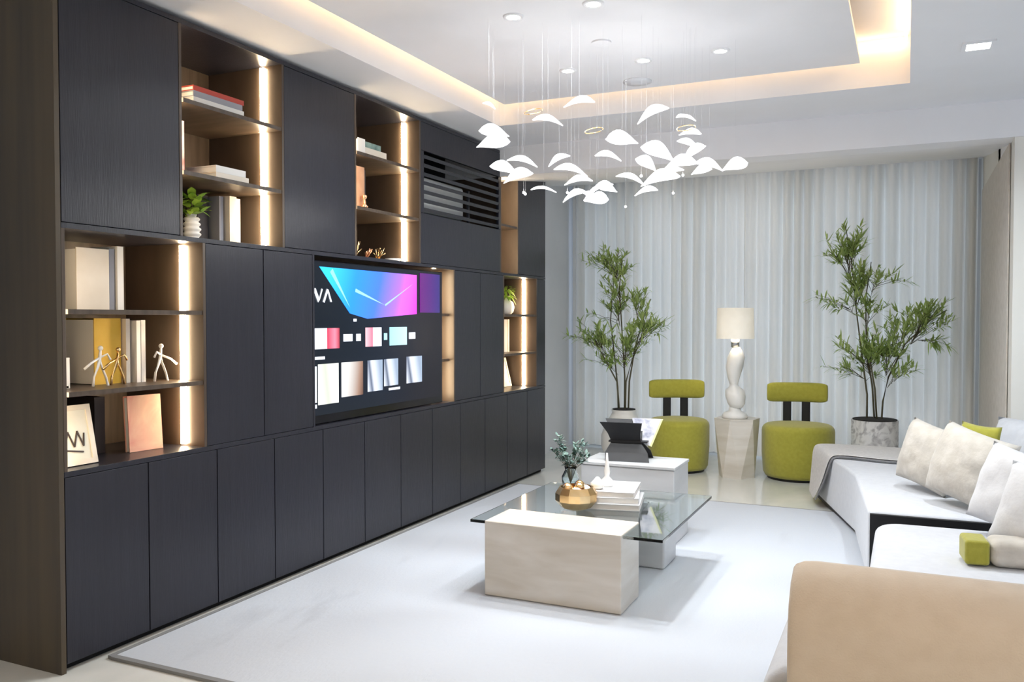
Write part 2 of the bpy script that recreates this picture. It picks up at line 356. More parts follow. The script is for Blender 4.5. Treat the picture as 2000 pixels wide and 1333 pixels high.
t = thing('television', 'wide flat television showing a blue and magenta menu screen', 'television', (XC - .045, 4.27, Z0))
W2, HT = .705, .865
B('housing', (-.02, .015, -W2, W2, .004, .004 + HT), 'tvblack', t, .004)
scr = B('screen', (.015, .018, -W2 + .012, W2 - .012, .05, HT - .004), emis('menu_backdrop', [(0, (.02, .03, .05)), (.5, (.012, .025, .06)), (.85, (.01, .01, .03)), (1, (.006, .006, .02))], es=.35), t)
def tile(name, y0, y1, z0, z1, m, par=scr, d=.0215):
    # y, z in world metres
    return B(name, (.018, d, y0 - 4.27, y1 - 4.27, z0 - Z0, z1 - Z0), m, par)
hero = emis('hero_picture', [(0, (.03, .45, .95)), (.25, (.02, .22, 1)), (.5, (.05, .15, .95)), (.72, (.30, .12, .9)), (.88, (.75, .08, .8)), (1, (.5, .02, .5))], es=1.25, diag=-.1)
bm = bmesh.new()
pts = [(3.66, 1.575), (4.64, 1.575), (4.64, 1.33), (4.10, 1.30), (3.93, 1.33)]
a = [bm.verts.new((.018, y - 4.27, z - Z0)) for y, z in pts]; b = [bm.verts.new((.0205, y - 4.27, z - Z0)) for y, z in pts]
bm.faces.new(a[::-1]); bm.faces.new(b)
for i in range(5): bm.faces.new((a[i], a[(i + 1) % 5], b[(i + 1) % 5], b[i]))
obj('hero_picture', bm, hero, scr)
bm = bmesh.new()                          # pale swoosh across the picture
for (y0, z0, y1, z1, wd) in [(3.98, 1.46, 4.28, 1.38, .02), (3.76, 1.56, 3.93, 1.36, .03), (4.28, 1.38, 4.60, 1.52, .012)]:
    d = Vector((y1 - y0, z1 - z0)).normalized(); n = Vector((-d.y, d.x)) * wd / 2
    q = [(y0 + n.x, z0 + n.y), (y1, z1), (y0 - n.x, z0 - n.y)]
    bm.faces.new([bm.verts.new((.0212, y - 4.27, z - Z0)) for y, z in q])
obj('light_streak', bm, emis('streak', [(0, (.25, .65, 1)), (1, (.35, .45, 1))], es=1.1), scr)
tile('side_picture', 4.68, 4.93, 1.34, 1.59, emis('dim_violet', [(0, (.11, .01, .16)), (1, (.03, .02, .16))], es=1))
bm = bmesh.new()                          # large white letters at the left edge: V A
for q in ([(3.60, 1.46), (3.625, 1.46), (3.66, 1.40), (3.645, 1.385)], [(3.645, 1.385), (3.66, 1.40), (3.685, 1.455), (3.675, 1.46)],
          [(3.685, 1.39), (3.70, 1.385), (3.735, 1.455), (3.72, 1.46)], [(3.72, 1.46), (3.735, 1.455), (3.765, 1.39), (3.75, 1.39)]):
    bm.faces.new([bm.verts.new((.0215, y - 4.27, z - Z0)) for y, z in q])
white = emis('screen_white', [(0, (.85, .9, 1)), (1, (.8, .85, .95))], es=1.0)
obj('lettering', bm, white, scr)
cy = emis('tile_cyan', [(0, (.35, .75, .85)), (1, (.5, .85, .95))], es=.95)
rd = emis('tile_red', [(0, (.75, .06, .12)), (.6, (.85, .25, .35)), (1, (.4, .03, .06))], es=.9)
pk = emis('tile_pink', [(0, (.9, .5, .55)), (1, (.85, .15, .25))], es=.95)
for nm, y0, y1, m in [('app_tile', 3.60, 3.72, white), ('app_tile', 3.725, 3.83, rd), ('app_tile', 3.87, 3.95, white), ('app_tile', 3.99, 4.03, white), ('app_tile', 4.08, 4.15, pk),
                      ('app_tile', 4.155, 4.24, white), ('app_tile', 4.27, 4.30, cy), ('app_tile', 4.33, 4.52, cy), ('app_tile', 4.55, 4.62, white)]:
    h = .055 if y1 - y0 > .09 or m in (pk,) or (y0 == 4.155) else .02
    tile(nm, y0, y1, 1.195 - h, 1.195 + h, m)
gr = emis('poster_cream', [(0, (.78, .8, .75)), (.5, (.55, .58, .5)), (1, (.85, .87, .8))], es=.95, diag=.2)
br = emis('poster_brown', [(0, (.75, .76, .76)), (.45, (.5, .45, .42)), (.75, (.32, .2, .15)), (1, (.1, .05, .04))], es=.95, diag=-.15)
bw = emis('poster_blue', [(0, (.7, .75, .85)), (.3, (.1, .13, .2)), (.5, (.75, .8, .9)), (1, (.3, .38, .5))], es=.9, diag=.25)
for y0, y1, z0, z1, m in [(3.60, 3.63, .86, 1.05, white), (3.645, 3.82, .845, 1.06, gr), (3.85, 4.05, .87, 1.06, br), (4.10, 4.25, .88, 1.06, bw), (4.27, 4.42, .90, 1.06, bw), (4.52, 4.70, .90, 1.065, bw)]:
    tile('poster_tile', y0, y1, z0, z1, m)
tile('caption_line', 3.61, 3.70, 1.085, 1.10, white); tile('caption_line', 4.32, 4.44, .872, .886, white)
tile('cursor_dot', 3.965, 3.99, 1.285, 1.30, white)
tile('status_dot', 3.605, 3.63, .83, .85, white)

# ------------------------------------------------------------ things in the niches
def book(x0, x1, y0, y1, z0, z1, m, label, lying=False, group=None, rz=0, spine='x', tilt=0):
    cx, cy = (x0 + x1) / 2, (y0 + y1) / 2
    t = thing('book', label, 'book', (cx, cy, z0), rz, group)
    if tilt: t.rotation_euler = (tilt, 0, rz)
    hx, hy, h = (x1 - x0) / 2, (y1 - y0) / 2, z1 - z0
    c = .004
    bm = bmesh.new()
    if lying:      # spine towards the room (+x), covers above and below
        box(bm, -hx, hx, -hy, hy, 0, c); box(bm, -hx, hx, -hy, hy, h - c, h); box(bm, hx - c, hx, -hy, hy, c, h - c)
        pg = (-hx + .004, hx - c, -hy + .004, hy - .004, c, h - c)
    elif spine == 'x':
        box(bm, -hx, hx, -hy, -hy + c, 0, h); box(bm, -hx, hx, hy - c, hy, 0, h); box(bm, hx - c, hx, -hy + c, hy - c, 0, h)
        pg = (-hx + .004, hx - c, -hy + c, hy - c, .003, h - .006)
    else:          # cover facing the room, spine at far y side
        box(bm, hx - c, hx, -hy, hy, 0, h); box(bm, -hx, -hx + c, -hy, hy, 0, h); box(bm, -hx + c, hx - c, hy - c, hy, 0, h)
        pg = (-hx + c, hx - c, -hy + .004, hy - c, .003, h - .006)
    obj('cover', bm, m, t); B('pages', pg, 'white', t)
    return t
xs = XC - .03
# near niche, top shelf
KEEP = set(C.objects)
book(xs - .20, xs, 2.21, 2.36, Z2, Z2 + .245, 'cream', 'thick cream box-like book facing out on the top shelf of the near niche', spine='y')
book(xs - .20, xs - .01, 2.365, 2.39, Z2, Z2 + .25, 'slate', 'thin grey book between cream books, near niche top shelf')
book(xs - .22, xs, 2.395, 2.425, Z2, Z2 + .262, 'white', 'tall white book, right of the grey one on the near niche top shelf')
book(xs - .24, xs - .06, 2.43, 2.46, Z2, Z2 + .25, 'cream', 'cream book set back at the right of the top shelf books')
book(xs - .26, xs - .05, 2.158, 2.185, Z2, Z2 + .225, 'darkbook', 'dark brown book alone at the left of the near niche top shelf')
# middle shelf
book(xs - .29, xs - .06, 2.33, 2.46, Z1, Z1 + .272, 'yellow', 'large golden yellow book facing out behind the branch figures', spine='y')
book(xs - .26, xs - .04, 2.465, 2.485, Z1, Z1 + .27, 'cream', 'thin cream book touching the yellow book')
book(xs - .22, xs - .02, 2.50, 2.52, Z1, Z1 + .262, 'white', 'left of two slim white books beside the yellow one')
book(xs - .22, xs - .02, 2.523, 2.545, Z1, Z1 + .265, 'whitecloth', 'right of two slim white books beside the yellow one')
t = tag(B('card', (-.004, 0, -.012, .016, 0, .12), 'white', None, .0008), 'small white card standing at the left of the middle shelf', 'card'); t.location = (xs, 2.165, Z1)
B('stand', (-.03, .0, -.006, .010, 0, .01), 'white', t)
def figure(x, y, z, s, m, label, flip=1):
    t = thing('branch_figurine', label, 'figurine', (x, y, z), 0, 'branch figurines on the middle shelf' if False else None)
    bm = bmesh.new()
    tube(bm, [(0, -.035, 0), (0, -.03, .04), (0, -.008, .085), (0, 0, .12), (0, .004, .15)], [.006, .005, .006, .007, .005])
    tube(bm, [(0, .04, 0), (0, .03, .035), (0, .01, .08), (0, 0, .115)], [.006, .005, .005, .006])
    obj('body', bm, m, t, smooth=True)
    bm = bmesh.new(); tube(bm, [(0, 0, .12), (.01, -.05 * flip, .10), (.01, -.085 * flip, .075)], [.005, .005, .006]); obj('arm', bm, m, t, smooth=True)
    bm = bmesh.new(); tube(bm, [(0, 0, .12), (.01, .03 * flip, .135), (.01, .045 * flip, .11)], [.005, .004, .005]); obj('arm', bm, m, t, smooth=True)
    bm = bmesh.new(); bmesh.ops.create_icosphere(bm, subdivisions=2, radius=.011, matrix=T((0, .004, .16))); obj('head', bm, m, t, smooth=True)
    t.scale = (s, s, s); return t
figure(xs + .006, 2.305, Z1, .95, 'ceramic', 'white branch-like figurine with outstretched arm, left of the pair by the yellow book')
figure(xs + .006, 2.385, Z1, .9, 'gold', 'gold branch-like figurine in front of the yellow book')
figure(xs + .004, 2.60, Z1, .95, 'ceramic', 'white branch-like figurine right of the slim white books', -1)
# bottom shelf
t = thing('picture_frame', 'cream picture frame with a grey ink drawing leaning in the near niche bottom shelf', 'picture frame', (xs - .035, 2.24, Z0 + .002))
mm = RY(R(-12))
bm = bmesh.new()
for d in ((-.085, -.065, 0, .23), (.075, .095, 0, .23), (-.065, .075, 0, .02), (-.065, .075, .21, .23)): box(bm, -.008, .008, d[0], d[1], d[2], d[3], mm)
obj('frame', bm, 'cream', t)
B('picture', (-.004, .002, -.065, .075, .02, .21), noisy(mat('ink_sketch_paper', (.7, .7, .6), .8), (.68, .66, .56), (.78, .76, .66), ns=4), t, 0, mm)
bm = bmesh.new()
for k, (y, z, dy, dz) in enumerate([(-.035, .07, .02, .06), (-.015, .13, .02, -.06), (.005, .07, .02, .06), (.025, .13, .02, -.06), (.045, .07, .008, .05), (-.03, .06, .07, -.012)]):
    tube(bm, [mm @ Vector((.004, y, z)), mm @ Vector((.004, y + dy, z + dz))], .0035, 6)
obj('drawing', bm, 'darkbook', t)
t = book(xs - .10, xs - .07, 2.52, 2.68, Z0, Z0 + .235, 'pink', 'rose and peach art book standing face out in the near niche bottom shelf', spine='y'); t.rotation_euler = (0, R(-4), R(-6))
book(xs - .30, xs - .10, 2.36, 2.41, Z0, Z0 + .235, 'darkbook', 'black-brown book set back behind the cream picture frame')
# upper niche B
def stack(y, xo, z, items, yl):
    for (w, dx, h, m, l) in items:
        book(xs - dx, xs + xo, y, y + w, z, z + h, m, l, lying=True); z += h + .0005
stack(2.80, 0, U2, [(.31, .24, .028, 'white', 'white book, lowest in the stack on the top shelf of the second niche'),
                    (.30, .23, .026, 'slate', 'grey book in the middle of the stack under the red book'),
                    (.31, .24, .022, 'red', 'red book on top of the stack, second niche top shelf')], 0)
book(xs - .16, xs - .02, 2.715, 2.765, U1, U1 + .22, 'rosewhite', 'pink and white book standing at the left edge of the second niche', spine='x')
stack(2.94, -.01, U1, [(.21, .20, .030, 'cream', 'cream book with dark lettering, lower of the pair on the second niche middle shelf'),
                    (.19, .19, .030, 'white', 'white book, upper of the pair on the second niche middle shelf')], 0)
book(xs - .20, xs - .02, 3.03, 3.075, 1.65, 1.65 + .24, 'cream', 'wide cream book beside the light strip on the second niche bottom shelf')
book(xs - .20, xs - .03, 3.08, 3.11, 1.65, 1.65 + .235, 'white', 'off-white book rightmost on the second niche bottom shelf')
book(xs - .20, xs - .04, 2.985, 3.01, 1.65, 1.65 + .235, 'slate', 'grey book left of the cream one on the second niche bottom shelf')
book(xs - .24, xs - .09, 2.90, 2.965, 1.65, 1.65 + .235, 'darkbook', 'black book behind the ribbed vase')
def ribvase(loc, label, r=.042, h=.115, name='ribbed_vase', n=5):
    bm = bmesh.new(); pr = [(r * .6, 0)]
    for k in range(n):
        z = h * (k + .1) / n; d = h / n; rr = r * (1 - .12 * abs(k - 1.5) / 2)
        pr += [(rr * .80, z), (rr, z + d * .35), (rr, z + d * .55), (rr * .80, z + d * .85)]
    pr += [(r * .45, h), (r * .55, h + .012), (r * .42, h + .012), (r * .35, h - .02)]
    lathe(bm, pr, 28); o = tag(obj(name, bm, 'ceramic', smooth=True), label, 'vase'); o.location = loc; return o
def leaf_mesh(bm, base, d, L, wd, droop, n=4, side=None):
    d = Vector(d).normalized(); s = side or d.cross(Vector((0, 0, 1)))
    if s.length < .01: s = Vector((1, 0, 0))
    s.normalize(); prev = None
    for i in range(n + 1):
        t = i / n; p = Vector(base) + d * L * t + Vector((0, 0, -droop * t * t)); ww = wd * math.sin(math.pi * (.06 + .94 * t) ** .8) * .5
        a, b = bm.verts.new(p + s * ww), bm.verts.new(p - s * ww)
        if prev: bm.faces.new((prev[0], prev[1], b, a))
        prev = (a, b)
ribvase((xs - .03, 2.81, 1.65), 'small white ribbed vase holding bright green leaves in the second niche')
t = thing('leafy_sprig', 'bright green leafy plant in the ribbed vase of the second niche', 'plant', (xs - .03, 2.81, 1.65 + .115))
bm = bmesh.new()
for k in range(8):
    a = k * 2.4; tube(bm, [(0, 0, -.07), (.012 * math.cos(a), .012 * math.sin(a), .02), (.03 * math.cos(a), .03 * math.sin(a), .07)], .0025, 5)
obj('stems', bm, 'stem', t)
bm = bmesh.new(); rnd = random.Random(3)
for k in range(60):
    a = rnd.uniform(0, 6.28); e = rnd.uniform(-.3, 1.1); rr = rnd.uniform(.01, .035)
    leaf_mesh(bm, (rr * math.cos(a), rr * math.sin(a), rnd.uniform(.01, .10)), (math.cos(a), math.sin(a), e), rnd.uniform(.05, .085), .038, .02)
for v in bm.verts:
    if v.co.y < -.095: v.co.y = -.095
obj('leaves', bm, 'leafbright', t)
# niche C
book(xs - .20, xs, 4.02, 4.09, U2 - 0, U2 + .085, 'white', 'thick white book block on the top shelf above the television', lying=False, spine='y')
stack(4.12, -.02, U2, [(.22, .2, .05, 'cream', 'cream book lying on the top shelf above the television'), (.16, .18, .032, 'leafblue', 'grey-green book lying on the cream one above the television')], 0)
book(xs - .2, xs - .02, 3.97, 4.11, U1 + .0, U1 + .235, 'tan', 'tan leather album standing face out above the television', spine='y')
book(xs - .2, xs - .05, 4.125, 4.165, U1, U1 + .23, 'darkbook', 'dark brown book beside the tan album above the television')
bm = bmesh.new(); lathe(bm, [(.018, 0), (.02, .01), (.008, .02), (.007, .05), (.014, .06), (.014, .07), (.004, .075)], 20)
t = tag(obj('bronze_ornament', bm, 'copper', smooth=True), 'tiny bronze ornament in front of the tan album', 'ornament'); t.location = (xs + .003, 4.075, U1)
rnd = random.Random(5)
for y, m, s, l in [(4.02, 'gold', .9, 'small gold twig sculpture leftmost below the tan album'), (4.13, 'copper', .7, 'small copper twig sculpture in the middle of the bottom shelf above the television'),
                   (4.25, 'gold', .8, 'small gold twig sculpture right of the copper one')]:
    t = thing('twig_sculpture', l, 'ornament', (xs - .03, y, 1.65))
    bm = bmesh.new(); lathe(bm, [(.03, 0), (.03, .012), (.006, .02)], 16); obj('base', bm, m, t, smooth=True)
    bm = bmesh.new()
    for k in range(9):
        a = rnd.uniform(0, 6.28); r0 = rnd.uniform(.02, .05)
        tube(bm, [(0, 0, .01), (r0 * .5 * math.cos(a), r0 * .5 * math.sin(a), .05 * s), (r0 * math.cos(a), r0 * math.sin(a), .11 * s * rnd.uniform(.6, 1.1))], [.004, .003, .004], 6)
    obj('twigs', bm, m, t, smooth=True)
bm = bmesh.new(); lathe(bm, [(.02, 0), (.045, .012), (.05, .03), (.046, .03), (.02, .014)], 24)
t = tag(obj('small_dish', bm, 'ceramic', smooth=True), 'little white dish at the foot of the light strip above the television', 'dish'); t.location = (xs - .02, 4.40, 1.65)
# niche E
bm = bmesh.new(); lathe(bm, [(.03, 0), (.05, .02), (.06, .06), (.05, .10), (.022, .125), (.018, .15), (.022, .155)], 28)
t = tag(obj('round_vase', bm, 'ceramic', smooth=True), 'white bulb vase on the top shelf of the far niche', 'vase'); t.location = (xs - .07, 6.22, Z2)
t = thing('leafy_sprig', 'yellow-green leafy stems standing in the bulb vase of the far niche', 'plant', (xs - .07, 6.22, Z2 + .15))
bm = bmesh.new(); tube(bm, [(0, 0, -.1), (0, 0, .03), (0, -.03, .08)], .003, 6); tube(bm, [(0, 0, -.1), (0, 0, .03), (.02, .04, .08)], .003, 6); obj('stems', bm, 'stem', t)
bm = bmesh.new()
for k in range(46):
    a = rnd.uniform(0, 6.28); z = rnd.uniform(.0, .09)
    leaf_mesh(bm, (.02 * math.cos(a), .05 * math.sin(a), z), (math.cos(a) * .6, math.sin(a), rnd.uniform(-.6, .3)), rnd.uniform(.05, .09), .022, .03)
for v in bm.verts: v.co.z = min(v.co.z, .125)
obj('leaves', bm, 'leafbright', t)
book(xs - .2, xs - .02, 5.95, 6.03, Z1, Z1 + .265, 'white', 'white book standing on the middle shelf of the far niche', spine='y')
book(xs - .2, xs - .02, 6.04, 6.07, Z1, Z1 + .265, 'cream', 'cream book right of the white one in the far niche')
t = thing('picture_frame', 'small cream easel-backed picture frame on the bottom shelf of the far niche', 'picture frame', (xs - .05, 6.07, Z0 + .002))
mm = RY(R(-14)); bm = bmesh.new()
for d in ((-.12, -.10, 0, .24), (.08, .10, 0, .24), (-.10, .08, 0, .02), (-.10, .08, .22, .24)): box(bm, -.007, .007, *d, mm)
obj('frame', bm, 'cream', t); B('picture', (-.004, .002, -.10, .08, .02, .22), 'cream', t, 0, mm)

for o in C.objects:
    if o in KEEP or o.parent or not -3.2 < o.location.x < -2.6 or o.location.z > 1.91: continue
    if o.name.startswith('picture_frame') and o.location.y < 3: o.location.x -= .015; continue
    if 'rose and peach' in o.get('label', ''): o.location.x -= .05; o.location.y += .04; continue
    o.location.y = min(o.location.y * 1.047, 6.42); o.location.x -= .13

# ------------------------------------------------------------ rug
t = thing('area_rug', 'large white marbled rug covering the middle of the floor', 'rug', (0, 0, 0))
bm = bmesh.new(); box(bm, -2.74, 1.6, 2.31, 6.05, .001, .012); obj('pile', bm, 'rug', t, .004)
bm = bmesh.new(); box(bm, -2.76, -2.74, 2.29, 6.07, .001, .013); box(bm, -2.74, 1.6, 2.285, 2.309, .001, .013); box(bm, -2.74, 1.6, 6.051, 6.065, .001, .011)
obj('binding', bm, 'rugedge', t)

# ------------------------------------------------------------ curtains
def curtain(name, x0, x1, y, z0, z1, label, seed, amp=.068):
    rnd = random.Random(seed); bm = bmesh.new(); n = int((x1 - x0) / .008); nz = 14
    ph = rnd.uniform(0, 6); grid = []
    for j in range(nz + 1):
        tz = j / nz; row = []
        for i in range(n + 1):
            x = x0 + (x1 - x0) * i / n
            s = x * 2 * math.pi / .10 + 1.1 * math.sin(x * 5 + ph) + .5 * math.sin(x * 13 + seed) + .25 * math.sin(tz * 2 + x * 3)
            a = amp * (.65 + .35 * math.sin(x * 9 + ph)) * (1.0 - .2 * tz)
            w_ = math.sin(s); w_ = math.copysign(abs(w_) ** .75, w_)
            row.append(bm.verts.new((x + .012 * math.cos(s) * (1 - .4 * tz), y + a * w_, z0 + (z1 - z0) * tz)))
        grid.append(row)
    for a, b in zip(grid, grid[1:]):
        for i in range(n): bm.faces.new((a[i], a[i + 1], b[i + 1], b[i]))
    o = obj(name, bm, 'curt', None, smooth=True)
    return tag(o, label, 'curtain')
curtain('curtain', -3.10, -1.375, 8.18, .03, 2.655, 'floor-length pale grey pleated curtain, left one behind the potted bamboo by the cabinets', 2)
curtain('curtain', -1.39, .53, 8.12, .03, 2.655, 'floor-length pale grey pleated curtain, right one behind the lamp and marble pot', 5)
tag(B('curtain_track', (-3.12, .55, 8.14, 8.22, 2.656, 2.66), 'chrome'), 'slim metal track carrying the curtains at the ceiling', 'curtain track')
# wall covering return panel
tag(B('sheer_panel', (.548, .556, 5.98, 8.05, .02, 2.36), 'linen'), 'narrow beige fabric wall panel right of the curtains', 'wall panel')

# ------------------------------------------------------------ chartreuse chairs
def rounded_lathe_seat(bm, r, h, z0, br=.05):
    pr = [(r * .90, z0), (r * .96, z0 + .03), (r, z0 + h * .45), (r, z0 + h - br)]
    for k in range(1, 6):
        a = k / 5 * math.pi / 2; pr.append((r - br + br * math.cos(a), z0 + h - br + br * math.sin(a)))
    pr.append((r * .5, z0 + h + .008)); pr.append((.01, z0 + h + .01)); lathe(bm, pr, 48)
def chair(x, y, rz, label, r):
    t = thing('lounge_chair', label, 'chair', (x, y, 0), rz)
    bm = bmesh.new(); lathe(bm, [(r * .84, 0), (r * .84, .025)], 40); obj('base', bm, 'black', t)
    bm = bmesh.new(); rounded_lathe_seat(bm, r, .42, .022, .055); obj('seat', bm, 'chart', t, smooth=True)
    for s in (-1, 1):
        bm = bmesh.new(); box(bm, s * .075 - .033, s * .075 + .033, r - .10, r - .055, .43, .62); obj('back_post', bm, 'black', t, .008)
    bm = bmesh.new(); n = 12; rings = []                       # gently curved bolster backrest
    segs = 20
    for i in range(segs + 1):
        u = -1 + 2 * i / segs; a = u * .50; rr = .50
        e = (1 - abs(u) ** 8) ** .5 if abs(u) < 1 else 0
        e = max(e, .3)
        cx = rr * math.sin(a) * .98; cy = r - .08 - rr * (1 - math.cos(a))
        ring = []
        for k in range(16):
            b = 2 * math.pi * k / 16; cc, ss = math.cos(b), math.sin(b)
            px = .047 * math.copysign(abs(cc) ** .7, cc) * e; pz = .082 * math.copysign(abs(ss) ** .6, ss) * (e * .25 + .75)
            ring.append(bm.verts.new((cx + px * math.sin(a) * -1, cy + px * math.cos(a), .685 + pz)))
        rings.append(ring)
    for a, b in zip(rings, rings[1:]):
        for k in range(16): bm.faces.new((a[k], a[(k + 1) % 16], b[(k + 1) % 16], b[k]))
    bm.faces.new(rings[0][::-1]); bm.faces.new(rings[-1])
    obj('backrest', bm, 'chart', t, smooth=True)
    return t
chair(-1.78, 7.27, R(22), 'chartreuse round lounge chair with bolster back, left of the lamp table', .262)
chair(-.80, 7.30, R(10), 'chartreuse round lounge chair with bolster back, between the lamp table and the marble pot', .285)

# faceted side table and lamp
t = thing('side_table', 'faceted pale stone side table under the lamp between the green chairs', 'side table', (-1.265, 7.16, 0), R(22.5))
bm = bmesh.new(); n = 6; top = []; bot = []
for i in range(n):
    a = 2 * math.pi * i / n; top.append(bm.verts.new((.185 * math.cos(a), .185 * math.sin(a), .47)))
    a2 = a + math.pi / n; bot.append(bm.verts.new((.150 * math.cos(a2), .150 * math.sin(a2), 0)))
bm.faces.new(top); bm.faces.new(bot[::-1])
for i in range(n):
    bm.faces.new((top[i], bot[i], top[(i + 1) % n])); bm.faces.new((bot[i], bot[(i + 1) % n], top[(i + 1) % n]))
obj('pedestal', bm, 'stone', t)
bm = bmesh.new(); bm2 = [(.187 * math.cos(2 * math.pi * i / n), .187 * math.sin(2 * math.pi * i / n)) for i in range(n)]; poly(bm, bm2, .471, .483)
obj('table_top', bm, 'stone', t)
t = thing('table_lamp', 'table lamp with cream drum shade and tall white sculpted base', 'lamp', (-1.28, 7.14, .483))
bm = bmesh.new(); lathe(bm, [(.10, 0), (.105, .02), (.09, .045), (.05, .06), (.045, .09)], 32)
obj('foot', bm, 'ceramic', t, smooth=True)
bm = bmesh.new(); lathe(bm, [(.045, .085), (.075, .12), (.085, .18), (.07, .23), (.035, .26), (.03, .28), (.052, .33), (.066, .42), (.066, .50), (.05, .56), (.03, .585)], 32)
bmesh.ops.transform(bm, matrix=Matrix.Shear('XY', 4, (.0, .0)), verts=bm.verts)
for v in bm.verts: v.co.x += .012 * math.sin(v.co.z * 14); v.co.x *= 1 + .14 * math.sin(v.co.z * 30 + math.atan2(v.co.y, v.co.x) * 2)
obj('body', bm, 'ceramic', t, smooth=True)
bm = bmesh.new(); lathe(bm, [(.034, .585), (.034, .655)], 24); obj('socket', bm, 'chrome', t, smooth=True)
bm = bmesh.new()
lathe(bm, [(.152, .655), (.145, .905), (.142, .905), (.149, .655)], 48, capb=False, capt=False); obj('shade', bm, 'shade', t, smooth=True)
bm = bmesh.new()
for k in range(3):
    a = k * 2.094; tube(bm, [(0, 0, .66), (.148 * math.cos(a), .148 * math.sin(a), .665)], .003, 6)
obj('shade_spider', bm, 'chrome', t)
bm = bmesh.new(); bmesh.ops.create_icosphere(bm, subdivisions=3, radius=.03, matrix=T((0, 0, .72))); obj('bulb', bm, 'downlight', t, smooth=True)
l = bpy.data.lights.new('shade_lamp', 'POINT'); l.energy = 2.2; l.color = (1, .86, .68); l.shadow_soft_size = .03
o = bpy.data.objects.new('shade_lamp', l); C.objects.link(o); o.parent = t; o.location = (0, 0, .80)

# ------------------------------------------------------------ potted bamboo
def bamboo(loc, stems, clusters, label, seed, rim):
    t = thing('potted_bamboo', label, 'plant', loc); rnd = random.Random(seed)
    for (x, y, pts) in stems:
        bm = bmesh.new(); n = len(pts); tube(bm, [(x, y, -.06)] + [(p[0], p[1], p[2]) for p in pts], [.008] + [.0075 * (1 - .75 * i / n) for i in range(n)], 7)
        obj('stem', bm, 'stem', t, smooth=True)
    lv = bmesh.new(); bb = bmesh.new()
    for (cx, cy, cz, rr, rz, n, bx, by, bz) in clusters:
        for k in range(n):
            p = Vector((cx, cy, cz)) + Vector((rnd.gauss(0, rr * .5), rnd.gauss(0, rr * .4), rnd.gauss(0, rz * .5)))
            q = Vector((bx, by, bz)).lerp(Vector((cx, cy, cz)), rnd.uniform(0, .6))
            tube(bb, [q, q.lerp(p, .6) + Vector((0, 0, .02)), p], [.0022, .0015, .001], 4)
            out = (p - Vector((bx, by, bz))).normalized()
            for j in range(rnd.randint(12, 16)):
                d = out + Vector((rnd.uniform(-1, 1), rnd.uniform(-1, 1), rnd.uniform(-.75, .7))) * .95
                pp = q.lerp(p, rnd.uniform(.5, 1.0))
                leaf_mesh(lv, pp, d, rnd.uniform(.06, .13), rnd.uniform(.011, .019), rnd.uniform(.0, .05), 4)
    obj('branches', bb, 'stem', t); obj('foliage', lv, 'leaf', t)
    return t
# left plant: pot then bamboo
PL = (-2.33, 7.47)
t = thing('round_planter', 'white rounded ceramic planter by the end of the cabinet wall', 'planter', (*PL, 0))
bm = bmesh.new(); lathe(bm, [(.12, 0), (.17, .05), (.205, .14), (.205, .24), (.17, .34), (.12, .42), (.105, .45), (.115, .475), (.10, .475), (.09, .44), (.09, .42)], 40, capt=False)
obj('vessel', bm, 'ceramic', t, smooth=True)
bm = bmesh.new(); lathe(bm, [(.105, .445), (.104, .482), (.05, .486)], 28); obj('soil', bm, 'soil', t)
def S(x, y, z): return (x, y, z)
bamboo((*PL, .48), [(-.05, 0, [S(-.06, 0, .2), S(-.10, .02, .5), S(-.14, .03, .8), S(-.10, .0, 1.2), S(-.06, 0, 1.42)]),
                    (0, .02, [S(.0, .02, .3), S(-.02, 0, .7), S(-.04, -.02, 1.1), S(-.02, 0, 1.36)]),
                    (.04, 0, [S(.05, 0, .25), S(.10, .0, .55), S(.18, .02, .85), S(.24, .03, 1.0)]),
                    (-.03, -.03, [S(-.05, -.05, .25), S(-.16, -.06, .45), S(-.26, -.06, .62)]),
                    (.02, -.03, [S(.03, -.04, .25), S(.09, -.05, .45), S(.16, -.05, .6)])],
       [(-.10, 0, 1.34, .26, .14, 30, -.05, 0, 1.15), (-.05, 0, 1.12, .18, .16, 16, -.04, 0, .9), (-.08, 0, .92, .22, .14, 14, -.04, 0, .75),
        (-.27, -.04, .68, .22, .14, 26, -.14, -.05, .45), (.24, .02, .80, .22, .14, 26, .10, 0, .55), (.02, -.03, .60, .26, .18, 30, 0, 0, .35),
        (.14, 0, 1.0, .14, .10, 9, .12, 0, .8), (-.2, 0, .45, .2, .08, 8, -.05, 0, .3)],
       'tall green potted bamboo left of the chairs, beside the cabinet wall', 11, 0)
